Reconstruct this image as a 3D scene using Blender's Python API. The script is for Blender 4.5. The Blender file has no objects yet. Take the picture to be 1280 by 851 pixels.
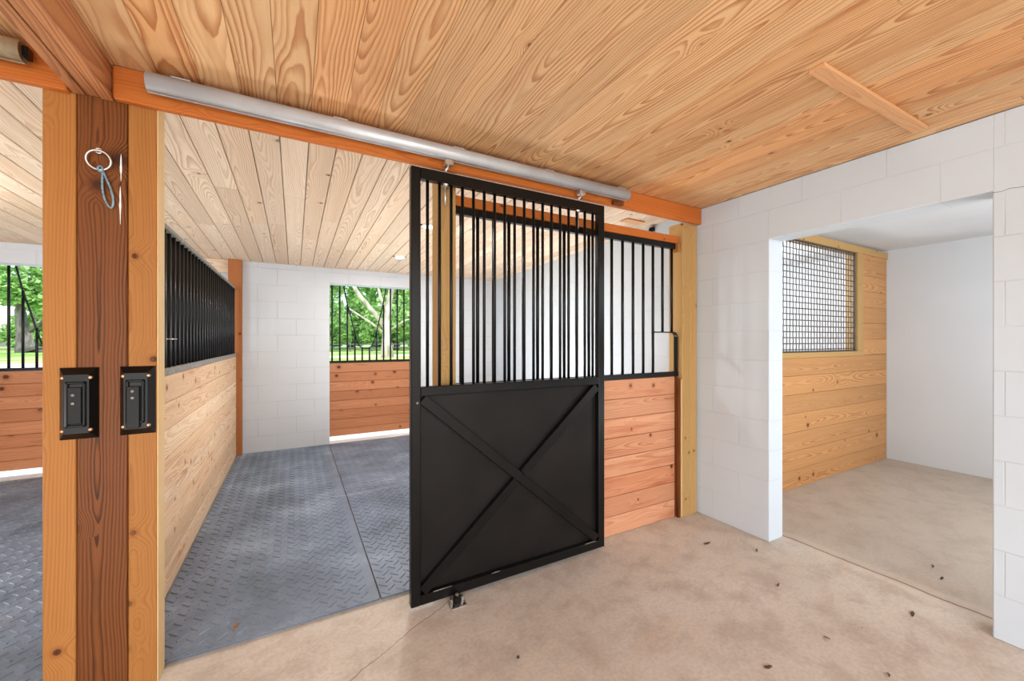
import bpy, bmesh, math, random
from mathutils import Vector, Matrix
random.seed(7)
C = bpy.context.scene.collection
PI = math.pi

# ------------------------------------------------------------------ materials
def lin(c):
    return tuple(((x/255)/12.92 if x/255 <= .04045 else ((x/255+.055)/1.055)**2.4) for x in c) + (1,)

class NT:
    def __init__(s, name):
        s.m = bpy.data.materials.new(name); s.m.use_nodes = True
        s.t = s.m.node_tree; s.n = s.t.nodes; s.l = s.t.links
        s.p = s.n['Principled BSDF']
    def node(s, typ, **k):
        n = s.n.new(typ)
        for a, b in k.items(): setattr(n, a, b)
        return n
    def put(s, sock, v):
        if v is None: return
        if hasattr(v, 'links'): s.l.new(v, sock)
        else: sock.default_value = v
    def math(s, op, a, b=None, c=None, clamp=False):
        n = s.node('ShaderNodeMath', operation=op, use_clamp=clamp)
        s.put(n.inputs[0], a); s.put(n.inputs[1], b); s.put(n.inputs[2], c)
        return n.outputs[0]
    def comb(s, x, y, z):
        n = s.node('ShaderNodeCombineXYZ')
        for i, v in enumerate((x, y, z)): s.put(n.inputs[i], v)
        return n.outputs[0]
    def sep(s, v):
        n = s.node('ShaderNodeSeparateXYZ'); s.put(n.inputs[0], v); return n.outputs
    def noise(s, vec, scale=1., detail=2., rough=.5):
        n = s.node('ShaderNodeTexNoise'); s.put(n.inputs['Vector'], vec)
        n.inputs['Scale'].default_value = scale; n.inputs['Detail'].default_value = detail
        n.inputs['Roughness'].default_value = rough
        return n.outputs[0]
    def ramp(s, f, stops):
        n = s.node('ShaderNodeValToRGB'); s.put(n.inputs[0], f)
        e = n.color_ramp.elements
        while len(e) < len(stops): e.new(.5)
        for i, (p, c) in enumerate(stops):
            e[i].position = p; e[i].color = c if len(c) == 4 else lin(c)
        return n.outputs[0]
    def mix(s, f, a, b, mode='MIX'):
        n = s.node('ShaderNodeMix', data_type='RGBA', blend_type=mode)
        s.put(n.inputs[0], f); s.put(n.inputs[6], a); s.put(n.inputs[7], b)
        return n.outputs[2]
    def remap(s, v, a, b, c=0., d=1.):
        n = s.node('ShaderNodeMapRange', interpolation_type='SMOOTHSTEP'); s.put(n.inputs[0], v)
        for i, q in enumerate((a, b, c, d)): n.inputs[i+1].default_value = q
        return n.outputs[0]
    def bump(s, h, st=.3, dist=.01):
        n = s.node('ShaderNodeBump'); n.inputs['Strength'].default_value = st; n.inputs['Distance'].default_value = dist
        s.put(n.inputs['Height'], h); s.l.new(n.outputs[0], s.p.inputs['Normal'])
    def base(s, c): s.put(s.p.inputs['Base Color'], c)
    def set(s, **k):
        for a, b in k.items(): s.put(s.p.inputs[a.replace('_', ' ').capitalize() if a not in SP else SP[a]], b)
SP = {'coat': 'Coat Weight', 'coat_rough': 'Coat Roughness', 'spec': 'Specular IOR Level', 'emit': 'Emission Color', 'emit_s': 'Emission Strength', 'trans': 'Transmission Weight'}

def wood(name, light, dark, knot=(70, 38, 22), ring=.0075, knots=.25, ksize=.013, amp=.12, vary=.25, tint=None, rough=.55, strength=1., warp=.10, stain=None):
    s = NT(name)
    at = s.node('ShaderNodeAttribute', attribute_name='wp'); w = s.node('ShaderNodeAttribute', attribute_name='wr')
    l, a, b = s.sep(at.outputs['Vector'])
    wn = s.node('ShaderNodeTexWhiteNoise', noise_dimensions='1D'); s.put(wn.inputs['W'], s.math('MULTIPLY', w.outputs['Fac'], 137.7))
    r1, r2, r3 = s.sep(wn.outputs['Color'])
    seed = s.math('MULTIPLY', w.outputs['Fac'], 91.)
    ls = s.math('ADD', l, s.math('MULTIPLY', r1, 37.))
    n1 = s.math('SUBTRACT', s.noise(s.comb(s.math('MULTIPLY', ls, 1.1), s.math('MULTIPLY', a, 3.), seed), 1, 2), .5)
    n2 = s.math('SUBTRACT', s.noise(s.comb(s.math('MULTIPLY', ls, .8), seed, 3.3), 1, 1), .5)
    n3 = s.math('SUBTRACT', s.noise(s.comb(s.math('MULTIPLY', ls, 5.), s.math('MULTIPLY', a, 22.), seed), 1, 2), .5)
    ae = s.math('ADD', s.math('ADD', a, s.math('MULTIPLY', s.math('SUBTRACT', r2, .5), .09)), s.math('MULTIPLY', n1, warp))
    be = s.math('ADD', s.math('ADD', b, s.math('ADD', s.math('MULTIPLY', r3, .05), .02)), s.math('MULTIPLY', n2, amp))
    R = s.math('SQRT', s.math('ADD', s.math('MULTIPLY', ae, ae), s.math('MULTIPLY', be, be)))
    R = s.math('ADD', R, s.math('MULTIPLY', n3, .010))
    # knots
    S = 3.6
    vo = s.node('ShaderNodeTexVoronoi', voronoi_dimensions='2D'); vo.inputs['Scale'].default_value = 1.
    s.put(vo.inputs['Vector'], s.comb(s.math('MULTIPLY', ls, S), s.math('ADD', s.math('MULTIPLY', s.math('ADD', a, b), S), s.math('MULTIPLY', seed, 7.)), 0.))
    kr, kg, kb = s.sep(vo.outputs['Color'])
    has = s.math('LESS_THAN', kr, knots)
    d = s.math('DIVIDE', vo.outputs['Distance'], S)
    bend = s.math('MULTIPLY', has, s.remap(d, 0., .085, 1., 0.))
    R = s.math('ADD', R, s.math('MULTIPLY', bend, .035))
    t = s.math('DIVIDE', R, ring)
    fr = s.math('FRACT', t)
    prof = s.ramp(fr, [(0, (0, 0, 0, 1)), (.38, (.06, .06, .06, 1)), (.8, (.9, .9, .9, 1)), (.92, (1, 1, 1, 1)), (1, (0, 0, 0, 1))])
    vari = s.noise(s.comb(s.math('MULTIPLY', t, .45), seed, s.math('MULTIPLY', ls, .5)), 1, 2)
    prof = s.math('MULTIPLY', prof, s.remap(vari, .3, .7, .35*strength, 1.*strength), clamp=True)
    fib = s.noise(s.comb(s.math('MULTIPLY', ls, 7.), s.math('MULTIPLY', a, 420.), s.math('MULTIPLY', b, 420.)), 1, 2)
    col = s.mix(prof, lin(light), lin(dark))
    if tint: col = s.mix(s.math('MULTIPLY', s.remap(r2, .3, 1.), .55), col, lin(tint), 'MULTIPLY')
    if stain:
        sn = s.noise(s.comb(s.math('MULTIPLY', ls, 1.6), s.math('MULTIPLY', a, 14.), seed), 1, 3)
        col = s.mix(s.remap(sn, .55, .75, 0, .75), col, lin(stain), 'MULTIPLY')
    br = s.math('ADD', s.math('ADD', 1-vary*.5, s.math('MULTIPLY', r3, vary)), s.math('MULTIPLY', s.math('SUBTRACT', fib, .5), .22))
    col = s.mix(1., col, s.comb(br, br, br), 'MULTIPLY')
    ks = s.math('MULTIPLY', s.math('ADD', s.math('MULTIPLY', kg, .8), .45), ksize)
    halo = s.math('MULTIPLY', has, s.remap(s.math('DIVIDE', d, ks), .8, 2.6, .6, 0.))
    col = s.mix(halo, col, lin(dark))
    kn = s.math('MULTIPLY', has, s.remap(s.math('DIVIDE', d, ks), .7, 1.15, .92, 0.))
    kc = s.mix(s.math('FRACT', s.math('MULTIPLY', d, 260.)), lin(knot), lin(tuple(int(q*.55) for q in knot)))
    col = s.mix(kn, col, kc)
    s.base(col); s.set(roughness=rough); s.set(spec=.2)
    s.bump(s.math('ADD', prof, fib), .06, .004)
    return s.m

def block_wall(name, axis, off=(0, 0), color=(209, 218, 225), joint=.8, smooth=False, jf=.10):
    s = NT(name)
    pos = s.node('ShaderNodeNewGeometry').outputs['Position']
    x, y, z = s.sep(pos)
    u = s.math('ADD', y if axis == 'y' else x, off[0]); v = s.math('ADD', z, off[1])
    br = s.node('ShaderNodeTexBrick', offset=.5, squash=1.)
    wob = s.math('MULTIPLY', s.math('SUBTRACT', s.noise(pos, 3., 2), .5), .004)
    s.put(br.inputs['Vector'], s.comb(u, s.math('ADD', v, wob), 0.))
    br.inputs['Scale'].default_value = 1.; br.inputs['Mortar Size'].default_value = .0035
    br.inputs['Mortar Smooth'].default_value = .6
    br.inputs['Brick Width'].default_value = .4064; br.inputs['Row Height'].default_value = .2032
    f = br.outputs['Fac']
    f = s.math('MULTIPLY', f, s.remap(s.noise(pos, 2.3, 2), .35, .62, .25, 1.))
    n = s.noise(pos, 1.7, 4)
    col = s.mix(s.remap(n, .3, .7, 0, .5), lin(color), lin(tuple(int(q*.965) for q in color)))
    if not smooth: col = s.mix(s.math('MULTIPLY', f, jf), col, lin((120, 120, 122)))
    s.base(col); s.set(roughness=.6, spec=.25)
    g = s.noise(pos, 90., 3)
    h = s.math('MULTIPLY', g, .12)
    if not smooth: h = s.math('SUBTRACT', h, s.math('MULTIPLY', f, joint))
    s.bump(h, .5, .004)
    return s.m

def concrete():
    s = NT('worn_concrete')
    pos = s.node('ShaderNodeNewGeometry').outputs['Position']
    x, y, z = s.sep(pos)
    n1 = s.noise(pos, 1.1, 5, .6); n2 = s.noise(pos, 5., 6, .65); n3 = s.noise(pos, 60., 3, .6)
    st = s.noise(s.comb(s.math('MULTIPLY', s.math('ADD', x, s.math('MULTIPLY', y, .5)), 1.6), s.math('MULTIPLY', s.math('SUBTRACT', y, s.math('MULTIPLY', x, .45)), 7.), 0.), 1, 4, .6)
    col = s.ramp(n1, [(.3, (203, 193, 179)), (.5, (212, 203, 190)), (.68, (218, 210, 199))])
    col = s.mix(s.remap(n2, .42, .68, 0, .6), col, lin((176, 160, 145)))
    col = s.mix(s.remap(st, .52, .72, 0, .55), col, lin((216, 200, 180)))
    col = s.mix(s.remap(st, .46, .3, 0, .38), col, lin((186, 166, 148)))
    col = s.mix(s.remap(n3, .35, .7, .0, .2), col, lin((140, 124, 110)))
    # specks
    vo = s.node('ShaderNodeTexVoronoi'); vo.inputs['Scale'].default_value = 9.; s.put(vo.inputs['Vector'], pos)
    vr = s.sep(vo.outputs['Color'])
    sp = s.math('MULTIPLY', s.math('LESS_THAN', vr[0], .34), s.math('LESS_THAN', vo.outputs['Distance'], s.math('MULTIPLY', vr[1], .045)))
    col = s.mix(s.math('MULTIPLY', sp, .75), col, lin((92, 76, 64)))
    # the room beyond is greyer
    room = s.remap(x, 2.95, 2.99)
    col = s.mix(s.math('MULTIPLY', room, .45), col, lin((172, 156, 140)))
    # joint at the threshold and a hairline crack
    wob = s.math('MULTIPLY', s.math('SUBTRACT', s.noise(s.comb(x, s.math('MULTIPLY', y, 6.), 0.), 1., 4), .5), .05)
    dj = s.math('ABSOLUTE', s.math('SUBTRACT', s.math('ADD', x, wob), 2.985))
    inr = s.math('MULTIPLY', s.math('GREATER_THAN', y, .3), s.math('LESS_THAN', y, 1.95))
    cj = s.math('MULTIPLY', s.remap(dj, .002, .009, 1, 0), inr)
    hal = s.math('MULTIPLY', s.remap(s.math('ABSOLUTE', s.math('SUBTRACT', dj, .04)), .01, .06, .4, 0), inr)
    col = s.mix(hal, col, lin((218, 203, 186)))
    col = s.mix(s.math('MULTIPLY', cj, .8), col, lin((96, 78, 66)))
    wob2 = s.math('MULTIPLY', s.math('SUBTRACT', s.noise(pos, 7., 4), .5), .05)
    # line from (.585,1.87) to (.118,1.53)
    dd = s.math('ABSOLUTE', s.math('ADD', s.math('ADD', s.math('MULTIPLY', s.math('SUBTRACT', x, CR[0]), CR[3]), s.math('MULTIPLY', s.math('SUBTRACT', y, CR[1]), -CR[2])), wob2))
    inc = s.math('MULTIPLY', s.math('GREATER_THAN', x, -.2), s.math('LESS_THAN', x, .72))
    col = s.mix(s.math('MULTIPLY', s.remap(dd, .001, .004, .7, 0), inc), col, lin((120, 100, 86)))
    s.base(col); s.set(roughness=.62, spec=.3)
    s.bump(s.math('SUBTRACT', s.math('ADD', n2, s.math('MULTIPLY', n3, .3)), s.math('MULTIPLY', cj, 1.5)), .07, .01)
    return s.m
CR = (.614, 1.929, .879, .476)

def plain(name, col, rough=.5, metal=0., spec=.5, noise=0., scale=30., coat=0., bump=0.):
    s = NT(name)
    pos = s.node('ShaderNodeTexCoord').outputs['Object']
    n = s.noise(pos, scale, 4)
    c = s.mix(s.remap(n, .3, .7), lin(tuple(q*(1-noise) for q in col)), lin(tuple(min(255, q*(1+noise)) for q in col)))
    s.base(c); s.set(roughness=rough, metallic=metal, spec=spec)
    if coat: s.set(coat=coat, coat_rough=.15)
    if bump: s.bump(n, bump, .003)
    return s.m

def rubber():
    s = NT('rubber_mat')
    pos = s.node('ShaderNodeNewGeometry').outputs['Position']
    n = s.noise(pos, 2.2, 4, .6); n2 = s.noise(pos, 300., 2)
    c = s.ramp(n, [(.3, (92, 104, 118)), (.55, (124, 139, 157)), (.75, (156, 171, 188))])
    c = s.mix(s.remap(n2, .4, .7, 0, .35), c, lin((50, 53, 58)))
    d = s.noise(pos, 1.3, 5, .7)
    c = s.mix(s.remap(d, .58, .75, 0, .3), c, lin((135, 128, 120)))
    s.base(c); s.set(roughness=s.remap(n, .3, .7, .46, .34), spec=.7)
    s.bump(n2, .25, .002)
    return s.m

def leaf_mat(name, a, b):
    s = NT(name)
    r = s.node('ShaderNodeNewGeometry').outputs['Random Per Island']
    c = s.mix(r, lin(a), lin(b))
    s.base(c); s.set(roughness=.6, spec=.2)
    tr = s.node('ShaderNodeBsdfTranslucent'); s.put(tr.inputs[0], c)
    mx = s.node('ShaderNodeMixShader'); mx.inputs[0].default_value = .4
    s.l.new(s.p.outputs[0], mx.inputs[1]); s.l.new(tr.outputs[0], mx.inputs[2])
    s.l.new(mx.outputs[0], s.n['Material Output'].inputs[0])
    return s.m

def bark(name, a, b):
    s = NT(name)
    pos = s.node('ShaderNodeTexCoord').outputs['Object']
    x, y, z = s.sep(pos)
    n = s.noise(s.comb(x, y, s.math('MULTIPLY', z, .4)), 2.5, 4)
    s.base(s.mix(s.remap(n, .35, .65), lin(a), lin(b))); s.set(roughness=.8)
    return s.m

def grass(name, a, b, c):
    s = NT(name)
    pos = s.node('ShaderNodeNewGeometry').outputs['Position']
    n = s.noise(pos, .16, 4); m = s.noise(pos, 3., 4)
    col = s.ramp(n, [(.35, a), (.5, b), (.65, c)])
    s.base(s.mix(s.remap(m, .3, .7, 0, .4), col, lin(tuple(int(q*.7) for q in b)))); s.set(roughness=.9)
    return s.m

def glow(name, col, st):
    s = NT(name); s.base(lin(col)); s.set(emit=lin(col), emit_s=st); return s.m

W_AISLE = wood('ceiling_pine', (222, 180, 132), (174, 111, 64), ring=.0125, knots=.16, ksize=.014, amp=.30, warp=.16, vary=.2, tint=(250, 216, 180), strength=1.05, stain=(214, 178, 150))
W_STALL = wood('pale_ceiling_pine', (226, 203, 178), (182, 148, 116), ring=.010, knots=.14, amp=.26, warp=.14, vary=.2, tint=(240, 226, 214), strength=.9)
W_PART = wood('pale_partition_pine', (220, 193, 160), (180, 128, 90), ring=.009, knots=.75, ksize=.015, amp=.16, vary=.2, tint=(250, 226, 200), strength=.8, knot=(104, 62, 42), stain=(206, 158, 128))
W_RED = wood('red_panel_pine', (210, 154, 118), (172, 102, 66), ring=.009, knots=.34, ksize=.012, amp=.16, vary=.2, tint=(250, 214, 190), strength=.8, stain=(220, 180, 160))
W_OUT = wood('outer_door_pine', (190, 130, 92), (150, 90, 56), ring=.010, knots=.5, ksize=.019, amp=.12, vary=.22, tint=(240, 210, 190), strength=.7, knot=(64, 36, 24))
W_ROOM = wood('feed_room_pine', (206, 153, 100), (166, 104, 58), ring=.0115, knots=.3, ksize=.018, amp=.24, vary=.2, strength=.9, knot=(116, 58, 28))
W_HEAD = wood('orange_header_pine', (194, 110, 48), (162, 77, 28), ring=.011, knots=.5, ksize=.009, amp=.1, vary=.12, strength=.6)
W_POST = wood('honey_post_pine', (170, 114, 58), (138, 78, 33), ring=.009, knots=.8, ksize=.011, amp=.10, vary=.16, strength=.7)
W_PALE = wood('pale_edge_pine', (222, 188, 136), (198, 154, 98), ring=.010, knots=.2, ksize=.008, amp=.08, vary=.1, strength=.5)
W_DARK = wood('dark_post_pine', (122, 70, 32), (54, 27, 10), ring=.010, knots=.7, ksize=.026, amp=.12, warp=.07, vary=.1, strength=1.0, knot=(74, 34, 18), rough=.5)
W_BEAM = wood('brown_beam_pine', (186, 126, 82), (128, 72, 40), ring=.010, knots=.15, ksize=.018, amp=.12, vary=.22, strength=.8)
W_YEL = wood('yellow_post_pine', (192, 154, 98), (158, 114, 64), ring=.009, knots=.8, ksize=.010, amp=.08, vary=.12, strength=.6)
W_BATT = wood('tan_batten_pine', (220, 168, 120), (194, 132, 84), ring=.006, knots=0., amp=.03, vary=.1, strength=.7)
W_CORNER = wood('dark_orange_post_pine', (170, 106, 60), (128, 70, 38), ring=.011, knots=.3, ksize=.012, amp=.1, vary=.1, strength=.6)
M_FLOOR = concrete()
M_WALLR = block_wall('white_block_paint', 'y', (-.099, 0))
M_WALLB = block_wall('white_block_paint_back', 'x', (-.02, 0), color=(202, 205, 208), joint=1.2, jf=.30)
M_PLAIN = block_wall('white_wall_paint', 'x', color=(216, 219, 222), smooth=True)
M_BLACK = plain('black_gloss_enamel', (15, 14, 13), .3, spec=.25, noise=.15, scale=6.)
M_PANEL = plain('black_sheet_enamel', (24, 21, 19), .42, spec=.22, noise=.2, scale=4., bump=.05)
M_ROD = plain('black_rod_enamel', (14, 14, 15), .34, spec=.3, noise=.1)
M_RAIL = plain('grey_painted_rail', (128, 124, 116), .5, .3, noise=.12)
M_STEEL = plain('galvanised_steel', (196, 199, 201), .36, .35, noise=.04, scale=5.)
M_ZINC = plain('bright_zinc', (205, 203, 198), .3, .9, noise=.08)
M_CREAM = plain('cream_steel_track', (188, 176, 146), .45, .5, noise=.06)
M_COPPER = plain('copper_screw', (196, 150, 112), .35, .8, noise=.1)
M_MAT = rubber()
M_WIRE = plain('dark_grey_wire', (84, 84, 84), .5, .5, noise=.1)
M_CORD = plain('blue_grey_cord', (122, 150, 164), .7, noise=.15, scale=120.)
M_LEAFBIT = plain('dry_leaf_brown', (128, 88, 52), .8, noise=.3, scale=40.)
M_DARKBIT = plain('dark_debris', (84, 66, 50), .9, noise=.3, scale=40.)
M_LENS = glow('lit_lens', (255, 250, 240), 7.)
M_WHITE = plain('white_plastic', (240, 238, 232), .4)
M_SILL = plain('white_sill_paint', (236, 236, 232), .6, noise=.02)
M_CRACK = plain('dark_crack', (120, 118, 116), .9)

# ------------------------------------------------------------------ mesh builder
class MB:
    def __init__(s):
        s.b = bmesh.new()
        s.wp = s.b.verts.layers.float_vector.new('wp'); s.wr = s.b.verts.layers.float.new('wr')
    def box(s, lo, hi, ax=None, bev=.002, seed=None, shift=(0, 0)):
        lo, hi = [min(p, q) for p, q in zip(lo, hi)], [max(p, q) for p, q in zip(lo, hi)]
        c = [(p+q)/2 for p, q in zip(lo, hi)]; d = [q-p for p, q in zip(lo, hi)]
        r = bmesh.ops.create_cube(s.b, size=1.)
        vs = r['verts']
        for v in vs: v.co = Vector([c[i]+v.co[i]*d[i] for i in range(3)])
        if bev:
            es = list({e for v in vs for e in v.link_edges})
            q = bmesh.ops.bevel(s.b, geom=es, offset=min(bev, min(d)*.3), segments=1, affect='EDGES', profile=.5)
            vs = list({v for f in q['faces'] for v in f.verts} | {v for v in vs if v.is_valid})
        if ax is None: ax = d.index(max(d))
        oth = [i for i in range(3) if i != ax]
        oth.sort(key=lambda i: -d[i])
        sd = random.random() if seed is None else seed
        for v in vs:
            k = v.co-Vector(c)
            v[s.wp] = Vector((k[ax], k[oth[0]]+shift[0], k[oth[1]]+shift[1])); v[s.wr] = sd
        return vs
    def obox(s, p, q, w, t, up=(0, 0, 1), bev=.002):
        """bar from p to q, width w (in plane across), thickness t along 'up'"""
        p, q = Vector(p), Vector(q); d = (q-p); L = d.length; d.normalize()
        u = Vector(up); u = (u-d*u.dot(d)).normalized(); sdir = d.cross(u)
        vs = s.box((0, -w/2, -t/2), (L, w/2, t/2), 0, bev)
        for v in vs:
            k = v.co.copy(); v.co = p+d*k.x+sdir*k.y+u*k.z
        return vs
    def tube(s, pts, r, n=10, cap=True, closed=False):
        pts = [Vector(p) for p in pts]; N = len(pts); rings = []
        rs = r if isinstance(r, (list, tuple)) else [r]*N
        prev = None
        for i, p in enumerate(pts):
            if closed: t = (pts[(i+1) % N]-pts[i-1]).normalized()
            else: t = (pts[min(i+1, N-1)]-pts[max(i-1, 0)]).normalized()
            if prev is None:
                a = Vector((0, 0, 1)) if abs(t.z) < .9 else Vector((1, 0, 0))
                prev = (a-t*a.dot(t)).normalized()
            prev = (prev-t*prev.dot(t)).normalized()
            bn = t.cross(prev)
            rings.append([s.b.verts.new(p+(prev*math.cos(2*PI*k/n)+bn*math.sin(2*PI*k/n))*rs[i]) for k in range(n)])
        for i in range(N if closed else N-1):
            A, B = rings[i], rings[(i+1) % N]
            for k in range(n):
                f = s.b.faces.new((A[k], A[(k+1) % n], B[(k+1) % n], B[k])); f.smooth = True
        if cap and not closed:
            s.b.faces.new(rings[0][::-1]); s.b.faces.new(rings[-1])
    def lathe(s, c, prof, n=24, axis='z'):
        c = Vector(c); rings = []
        for r, h in prof:
            ring = []
            for k in range(n):
                a = 2*PI*k/n
                v = Vector((r*math.cos(a), r*math.sin(a), h))
                if axis == 'y': v = Vector((v.x, v.z, v.y))
                if axis == 'x': v = Vector((v.z, v.x, v.y))
                ring.append(s.b.verts.new(c+v))
            rings.append(ring)
        for A, B in zip(rings, rings[1:]):
            for k in range(n): s.b.faces.new((A[k], A[(k+1) % n], B[(k+1) % n], B[k]))
        s.b.faces.new(rings[0][::-1]); s.b.faces.new(rings[-1])
    def prism(s, pts, d):
        """polygon pts (3d) extruded by vector d"""
        d = Vector(d); A = [s.b.verts.new(p) for p in pts]; B = [s.b.verts.new(Vector(p)+d) for p in pts]
        n = len(pts)
        s.b.faces.new(A); s.b.faces.new(B[::-1])
        for i in range(n): s.b.faces.new((A[i], B[i], B[(i+1) % n], A[(i+1) % n]))
    def build(s, name, mat, parent=None, loc=None, smooth=False):
        bmesh.ops.recalc_face_normals(s.b, faces=s.b.faces[:])
        org = Vector((0, 0, 0))
        if parent is not None: org = wloc(parent)
        elif loc is not None: org = Vector(loc)
        for v in s.b.verts: v.co -= (org if parent is None else Vector((0, 0, 0)))
        if parent is not None:
            for v in s.b.verts: v.co -= org
        me = bpy.data.meshes.new(name); s.b.to_mesh(me); s.b.free()
        if smooth:
            for p in me.polygons: p.use_smooth = True
        o = bpy.data.objects.new(name, me); C.objects.link(o)
        me.materials.append(mat)
        if parent is not None: o.parent = parent
        elif loc is not None: o.location = loc
        return o

def wloc(o):
    v = Vector(o.location)
    while o.parent: o = o.parent; v += Vector(o.location)
    return v
def tag(o, label, cat, group=None, kind=None):
    o['label'] = label; o['category'] = cat
    if group: o['group'] = group
    if kind: o['kind'] = kind
    return o
def thing(name, label, cat, loc=(0, 0, 0), group=None):
    o = bpy.data.objects.new(name, None); C.objects.link(o); o.location = loc; o.empty_display_size = .1
    return tag(o, label, cat, group)
def dup(root, loc, label=None):
    r = root.copy(); C.objects.link(r); r.location = loc
    if label: r['label'] = label
    for ch in list(root.children):
        c = ch.copy(); C.objects.link(c); c.parent = r
        for g in list(ch.children):
            d = g.copy(); C.objects.link(d); d.parent = c
    return r
def struct(name, mb, mat):
    o = mb.build(name, mat); o['kind'] = 'structure'; return o
def solo(name, mb, mat, label, cat, group=None, loc=None):
    o = mb.build(name, mat, None, loc); return tag(o, label, cat, group)
def planks(mb, ax, lo, hi, wax, pitch, phase, gap=.003, bev=.003, joints=0):
    """boards running along ax filling lo..hi, widths along wax"""
    k = math.floor((lo[wax]-phase)/pitch)
    while True:
        a = phase+k*pitch; b = a+pitch; k += 1
        if a >= hi[wax]-.004: break
        a2, b2 = max(a, lo[wax]), min(b, hi[wax])
        if b2-a2 < .008: continue
        l, h = list(lo), list(hi); l[wax] = a2+gap/2; h[wax] = b2-gap/2
        cuts = [lo[ax]]
        if joints:
            x = lo[ax]+random.uniform(.4, 1)*joints
            while x < hi[ax]-.4: cuts.append(x); x += joints*random.uniform(.7, 1.2)
        cuts.append(hi[ax])
        for p, q in zip(cuts, cuts[1:]):
            l[ax], h[ax] = p+.0005, q-.0005
            mb.box(l, h, ax, bev)

# ------------------------------------------------------------------ constants (metres; x along the stall front, y into the stall)
XW, XW2 = 2.80, 2.965          # right block wall faces
YP = 2.05                      # post front plane
ZC = 2.39                      # aisle ceiling
YB, YB2 = 5.65, 5.85           # back wall
ZCB = 2.295                    # stall ceiling at the back wall
XL = -3.75                     # far left wall

# ------------------------------------------------------------------ setting
b = MB(); b.box((-5, -2.6, -.15), (6.2, YB2, 0), bev=0); struct('floor', b, M_FLOOR)
b = MB(); planks(b, 1, (-5, -2.6, ZC), (XW, YP, ZC+.02), 0, .1315, .066-.0657*0, gap=.0012, bev=.0012, joints=3.2)
struct('ceiling', b, W_AISLE)
b = MB(); b.box((-5, -2.6, ZC+.025), (6.2, YB2+.5, ZC+.2), bev=0); struct('roof', b, M_WHITE)
b = MB(); planks(b, 1, (-3.75, YP+.0, ZC-.005), (XW, YB, ZC+.013), 0, .1315, .066, gap=.004, bev=.004, joints=2.6)
for v in b.b.verts: v.co.z -= (v.co.y-YP)/(YB-YP)*(ZC-.005-ZCB)
struct('ceiling.001', b, W_STALL)
# right block wall with the doorway
b = MB()
OY0, OY1, OZ = .54, 1.515, 2.04
b.box((XW, -2.6, 0), (XW2, OY0, ZC), bev=.004); b.box((XW, OY1, 0), (XW2, YB, ZC), bev=.004); b.box((XW, OY0-.004, OZ), (XW2, OY1+.004, ZC), bev=.004)
struct('wall_right', b, M_WALLR)
# the room beyond
b = MB()
b.box((6.0, -1.2, 0), (6.2, YB, ZC+.05), bev=0); struct('wall_far_right', b, M_PLAIN)
b = MB(); b.box((XW2, -1.4, 0), (6.0, -1.2, ZC), bev=0); struct('wall_near_right', b, M_PLAIN)
b = MB(); b.box((XW2, 4.2, 0), (6.0, 4.35, ZC), bev=0); struct('wall_beyond_mesh', b, M_PLAIN)
b = MB(); b.box((XW2, -1.4, ZC), (6.2, YB, ZC+.02), bev=0); struct('ceiling.002', b, M_PLAIN)
# back wall with two openings
b = MB()
DX = -3.042
op = [(.40+DX, 1.60+DX), (.40, 1.60)]; ZO = 2.10
xs = [XL]+[q for o_ in op for q in o_]+[XW]
for i in range(0, len(xs), 2): b.box((xs[i], YB, 0), (xs[i+1], YB2, ZC), bev=.003)
for o_ in op: b.box((o_[0]-.003, YB, ZO), (o_[1]+.003, YB2, ZC), bev=.003)
struct('wall_back', b, M_WALLB)
b = MB()
for o_ in op: b.box((o_[0], YB+.002, 0), (o_[1], YB2+.02, .006), bev=.002)
struct('trim_1', b, M_SILL)
b = MB(); b.box((XL-.15, -2.6, 0), (XL, YB2, ZC), bev=0); struct('wall_left', b, M_PLAIN)
# hairline crack in the right wall above the doorway's near corner
b = MB(); b.tube([(XW-.0003, .54, 2.032), (XW-.0003, .515, 2.029), (XW-.0003, .49, 2.036), (XW-.0003, .46, 2.031), (XW-.0003, .40, 2.033), (XW-.0003, .34, 2.028)], .0012, 5)
struct('trim_2', b, M_CRACK)

# ------------------------------------------------------------------ left corner post (three timbers)
XA, XB_, XC, XD = -.79, -.703, -.562, -.472
t = thing('corner_post', 'triple timber post at left with dark brown middle between two honey side boards', 'post', ((XA+XD)/2, YP+.07, 0))
b = MB(); b.box((XB_+.001, YP, 0), (XC-.001, YP+.086, 2.30), 2, .003, seed=.31); b.build('centre_timber', W_DARK, t)['label'] = 'dark brown middle timber'
b = MB(); b.box((XA, YP, 0), (XB_-.001, YP+.088, 2.30), 2, .003, seed=.62, shift=(.01, 0)); b.build('side_board', W_POST, t)
b = MB(); b.box((XC+.001, YP, 0), (XD-.004, YP+.088, 2.30), 2, .003, seed=.43); b.build('side_board', W_POST, t)
b = MB(); b.box((XD-.004, YP, 0), (XD, YP+.088, 2.30), 2, .001, seed=.43); b.build('edge_face', W_PALE, t)['label'] = 'pale yellow inner edge'

b = MB()
for x, za, zb in ((-.581, 1.965, 2.07), (-.583, 1.80, 1.945)):
    n = 9; L_ = []; R_ = []
    for k in range(n):
        z = za+(zb-za)*k/(n-1); w_ = .0035*math.sin(PI*(k+.4)/(n-.2))*random.uniform(.5, 1.2)
        L_.append(b.b.verts.new((x-w_, YP-.0006, z))); R_.append(b.b.verts.new((x+w_*.8, YP-.0006, z)))
    for k in range(n-1): b.b.faces.new((L_[k], R_[k], R_[k+1], L_[k+1]))
b.build('paint_scuff', M_SILL, bpy.data.objects['corner_post'])['label'] = 'white paint scuffs on the dark timber'
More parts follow.
